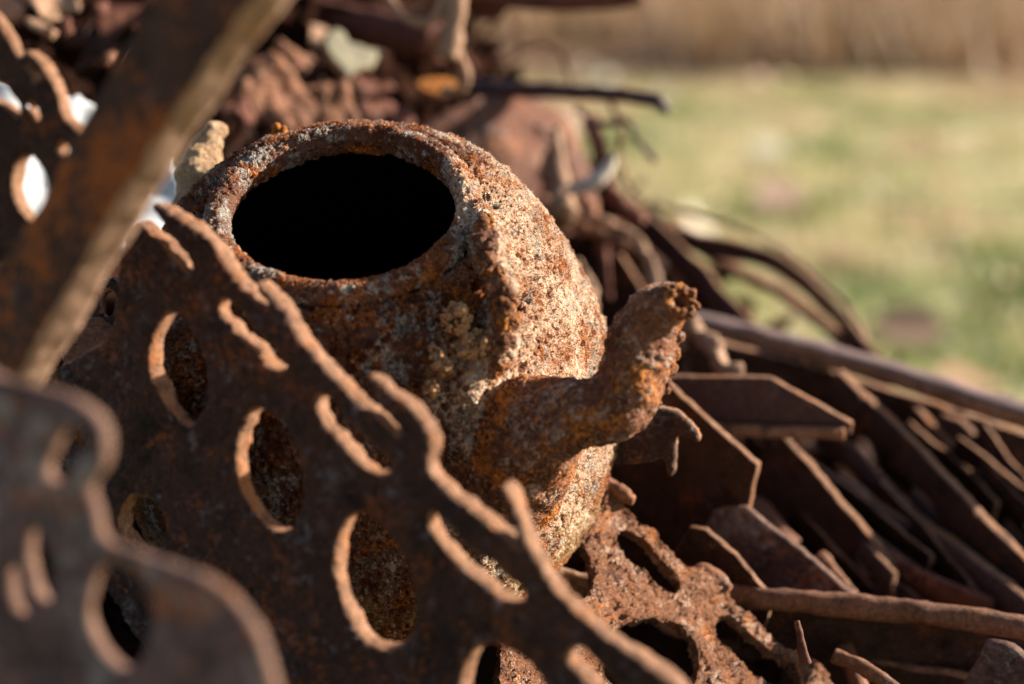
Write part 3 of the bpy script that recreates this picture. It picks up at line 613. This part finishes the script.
# ---------------------------------------------------------------- pieces behind, upper left and centre
rod('thick_pipe', [(230, -10, 1.45), (300, 12, 1.42), (370, 28, 1.38), (436, 44, 1.33)], .016, M_red, 'thick dark pipe crossing the top behind the pot', 'pipe', 161)
rod('iron_ring', [(388, -30, 1.2), (388, -5, 1.2), (398, 12, 1.2), (414, 22, 1.2), (432, 20, 1.2), (442, 0, 1.2), (444, -30, 1.2)], .0035, M_tan, 'curved ring of thin rod at the top edge behind the pot', 'ring', 162)
rod('upright_bar', [(458, -40, 1.2), (456, 0, 1.2), (452, 40, 1.2), (447, 58, 1.2)], .0075, M_tan, 'upright sandy bar at the top edge right of the ring', 'metal bar', 163)
rod('curled_hook', [(447, 45, 1.22), (460, 58, 1.22), (466, 75, 1.22), (460, 92, 1.23), (445, 90, 1.24)], .0035, M_tan, 'small hooked wire below the upright sandy bar', 'hook', 164)
plt('orange_flake', [(418, 80), (440, 77), (458, 82), (455, 90), (432, 93), (418, 88)], (438, 84, 1.26), (.35, .35, .86), .006, M_hot, 'flat orange rust flake beneath the upright bar', 'rust flake', rnd=True, s=166)
plt('humped_sheet', [(395, 240), (400, 150), (440, 112), (490, 92), (540, 92), (580, 110), (600, 150), (610, 200), (600, 260)], (500, 150, 1.30), (.45, .40, .8), .004, rust('hump_rust', '#432a22', '#744a38', '#96603a', '#9c8274', .5, .6, .7, bump=.002, seed=71), 'humped reddish sheet of rusty iron right behind the pot rim', 'iron sheet', rnd=True, s=167, voxel=.003,
    bend=lambda c: np.c_[c[:, 0], c[:, 1], c[:, 2] - 2 * c[:, 0] ** 2 - 2 * c[:, 1] ** 2 + fbm(c, 25, 3, 4) * .004])
rod('pointing_branch', [(470, 88, 1.35), (520, 90, 1.33), (580, 92, 1.30), (630, 96, 1.28), (655, 101, 1.27), (668, 112, 1.27)], .0052, M_purp, 'dark stick like rod pointing right over the meadow', 'rod', 168, scale=[1.5, 1.3, 1.1, 1, 1, .7])
rod('wire_loop', [(495, 82, 1.4), (505, 62, 1.4), (530, 46, 1.4), (556, 50, 1.4), (568, 70, 1.4), (570, 92, 1.4)], .0018, M_bar, 'thin wire loop rising above the dark pointing rod', 'wire', 169, amp=.002)
bar('top_plank', [(440, -12, 1.35), (520, -4, 1.35), (580, -2, 1.35), (640, -8, 1.35)], .02, .010, (0, .2, 1), M_red, 'dark red bar along the top edge centre', 'metal bar', 170)
plt('hanging_flap', [(455, -20), (500, -20), (508, 10), (495, 22), (470, 18)], (480, 0, 1.36), (-.2, -.3, .9), .005, M_red, 'dark red flap hanging at the top edge centre', 'flap', s=171)
rod('pale_upright', [(556, 130, 1.28), (558, 160, 1.27), (562, 185, 1.26), (562, 215, 1.24)], .005, M_tan, 'pale upright strip right of the humped sheet', 'strip', 172, scale=[.8, 1, 1.4, 2.6])
rod('pale_horn', [(570, 190, 1.24), (590, 184, 1.23), (605, 172, 1.23), (614, 156, 1.23)], .0045, M_pale, 'pale curved horn shaped piece right behind the pot', 'curved piece', 173, scale=[1, 1.3, 1.2, .6], amp=.0006)
for i, (pts, r, mt, lb) in enumerate([
    ([(590, 120, 1.35), (600, 150, 1.33), (612, 190, 1.32), (640, 225, 1.3)], .006, M_red, 'reddish bent rod dropping behind the pale horn piece'),
    ([(610, 100, 1.36), (622, 130, 1.35), (620, 165, 1.34), (640, 200, 1.32)], .0022, M_bar, 'thin wire dangling below the dark pointing rod'),
    ([(575, 110, 1.34), (600, 125, 1.34), (628, 122, 1.34), (640, 145, 1.33), (655, 160, 1.33)], .0022, M_purp, 'wavy dark wire under the dark pointing rod'),
    ([(540, 200, 1.3), (570, 225, 1.28), (610, 238, 1.27), (650, 262, 1.27)], .005, M_bar, 'brown rod crossing the dark panel top'),
    ([(565, 175, 1.32), (585, 205, 1.3), (600, 240, 1.3), (608, 300, 1.3)], .004, M_red, 'reddish rod sloping behind the dark panel')]):
    rod('bent_rod', pts, r, mt, lb, 'rod', 180 + i, amp=.0025)
def lump(name, px, py, d_, rx, ry, mat, label, cat, s):
    b = bmesh.new(); bmesh.ops.create_icosphere(b, subdivisions=4, radius=1); m = bpy.data.meshes.new('m'); b.to_mesh(m); b.free()
    co = get_co(m) * np.array([rx, min(rx, ry), ry]) * d_ / FPX
    set_co(m, co); lumpy(m, min(rx, ry) * .35 * d_ / FPX, 60, 3, s); smooth(m)
    set_co(m, get_co(m) @ np.array(Matrix.Rotation(.5, 3, 'Y')).T)
    o = link(name, m, mat, label=label, category=cat); o.location = P(px, py, d_); return o
plt('mossy_flake', [(326, 38), (342, 28), (352, 40), (374, 48), (376, 66), (358, 70), (350, 78), (338, 64), (328, 58)], (350, 54, 1.24), (.62, .35, .7), .008, M_lich, 'greenish mossy slab lodged high behind the pot', 'slab', rnd=True, s=191, amp=3, voxel=.002, step=3)
plt('tan_flake', [(304, 30), (322, 24), (330, 40), (316, 50)], (318, 36, 1.34), (.62, .35, .7), .006, M_tan, 'small tan flake left of the greenish mossy slab', 'rust flake', rnd=True, s=192, amp=3, voxel=.002, step=3)
piecesbg = [
 ('crumpled_sheet', [(245, 60), (275, 55), (310, 82), (325, 110), (345, 130), (300, 140), (262, 120), (238, 88)], (290, 95, 1.2), (.5, .3, .8), M_bar, 'crumpled brown sheet right of the slanting bar'),
 ('crumpled_sheet', [(318, 92), (345, 84), (360, 110), (362, 140), (330, 142)], (340, 115, 1.17), (.5, .3, .8), M_bar, 'small brown sheet just above the pot rim'),
 ('crumpled_sheet', [(345, 80), (375, 78), (398, 82), (395, 92), (365, 96), (345, 92)], (370, 86, 1.25), (.4, .45, .8), M_red, 'narrow reddish flake beneath the mossy slab'),
 ('crumpled_sheet', [(275, 40), (300, 48), (316, 62), (310, 72), (285, 68)], (295, 58, 1.28), (.5, .3, .8), M_bar, 'brown flake up and left of the brown sheet'),
 ('crumpled_sheet', [(215, 110), (240, 100), (262, 112), (258, 124), (225, 128)], (240, 114, 1.18), (.5, .3, .8), M_red, 'reddish flake between the slanting bar and pot rim'),
 ('crumpled_sheet', [(355, 105), (390, 100), (420, 108), (410, 128), (365, 130)], (385, 115, 1.22), (.3, .4, .8), M_red, 'dull reddish sheet directly behind the pot rim'),
 ('crumpled_sheet', [(20, -15), (60, -18), (88, -5), (82, 12), (50, 18), (28, 8)], (55, 0, 1.1), (.45, .3, .8), M_tan, 'brown sheet in the top left corner'),
 ('crumpled_sheet', [(24, 18), (40, 18), (56, 34), (54, 42), (38, 36)], (42, 30, 1.08), (.5, .3, .8), M_tan, 'thin brown flake under the top left corner sheet'),
 ('crumpled_sheet', [(58, 20), (72, 20), (78, 34), (66, 40)], (67, 30, 1.08), (.5, .3, .8), M_red, 'tiny reddish flake near the top left corner'),
 ('crumpled_sheet', [(92, 2), (108, 0), (112, 12), (98, 16)], (102, 8, 1.1), (.5, .3, .8), M_red, 'tiny reddish flake left of the slanting bar top'),
 ('crumpled_sheet', [(102, 52), (118, 50), (120, 62), (108, 66)], (111, 58, 1.1), (.5, .3, .8), M_bar, 'tiny brown flake against the slanting bar edge')]
for i, (nm, ol, at, n, mt, lb) in enumerate(piecesbg):
    plt(nm, ol, at, n, .003, mt, lb, 'rusty sheet', rnd=False, s=200 + i, amp=4, voxel=.002, step=3, bend=lambda c, i=i: np.c_[c[:, :2], c[:, 2] + fbm(np.c_[c[:, :2], 0 * c[:, 0] + i], 45, 4, i) * .006])

# ---------------------------------------------------------------- countless jagged bits on the far side, thin strips at the right
g = np.random.default_rng(31); V = []; F = []; MI = []
tot = 0
while tot < 1500:
    x = g.uniform(-1.0, .35); y = g.uniform(1.15, 1.9); zz = hz(np.array([[x, y]]))[0]
    if zz < .3: continue
    L = g.uniform(.012, .05); wd = g.uniform(.003, .02); th = g.uniform(.001, .003)
    q = Matrix.Rotation(g.uniform(0, 6.3), 3, 'Z') @ Matrix.Rotation(g.normal(0, .8), 3, 'Y') @ Matrix.Rotation(g.normal(0, 1.0), 3, 'X')
    b = len(V); cb = g.uniform(-.6, .6) * L; up = abs(g.normal(0, .03))
    for (a, e) in ((-1, 0), (-.4, .7), (.3, 1), (1, 0)):
        f_ = g.uniform(.3, 1.1); o_ = g.normal(0, .3) * wd
        for (u, v) in ((-1, -1), (1, -1), (1, 1), (-1, 1)):
            V.append(tuple(q @ Vector((a * L, u * wd * f_ + o_, v * th + e * cb)) + Vector((x, y, zz + up))))
    for s_ in (0, 4, 8):
        for k in range(4): F.append((b + s_ + k, b + s_ + (k + 1) % 4, b + s_ + 4 + (k + 1) % 4, b + s_ + 4 + k))
    F.append((b + 3, b + 2, b + 1, b)); F.append((b + 12, b + 13, b + 14, b + 15)); MI += [int(g.choice(4, p=[.6, .28, .07, .05]))] * 14; tot += 1
me = bpy.data.meshes.new('m'); me.from_pydata(V, [], F)
for m in (M_frag, M_iron, M_red, M_bar): me.materials.append(m)
me.polygons.foreach_set('material_index', MI); me.update()
link('jagged_scrap_bits', me, None, kind='stuff', label='dense tangle of jagged rusty bits on the far side of the heap', category='scrap bits')
g = np.random.default_rng(55)
for k in range(44):
    px, py = g.uniform(745, 1010), g.uniform(425, 590); sl_ = g.uniform(.75, 1.25); L = g.uniform(110, 260); d0 = 1.10 - (py - 400) / 200 * .10 + g.uniform(0, .06)
    if py < 400 + (px - 745) * .12: continue
    dx, dy = L / math.hypot(1, sl_), L * sl_ / math.hypot(1, sl_)
    m_ = (px + dx / 2 + g.normal(0, 3), py + dy / 2 + g.normal(0, 3), d0 - .03)
    bar('thin_strip', [(px, py, d0), m_, (px + dx, py + dy, d0 - .07)], g.uniform(.007, .02), g.uniform(.002, .0045), (g.uniform(-.7, -.45), g.uniform(-.5, -.2), .7), [M_iron, M_frag, M_purp, M_frag, M_iron][k % 5],
        'thin rusty strip among the many layered in the dark tangle at right', 'metal strip', 300 + k, amp=.0012, group='thin strips layered in the tangle at right')
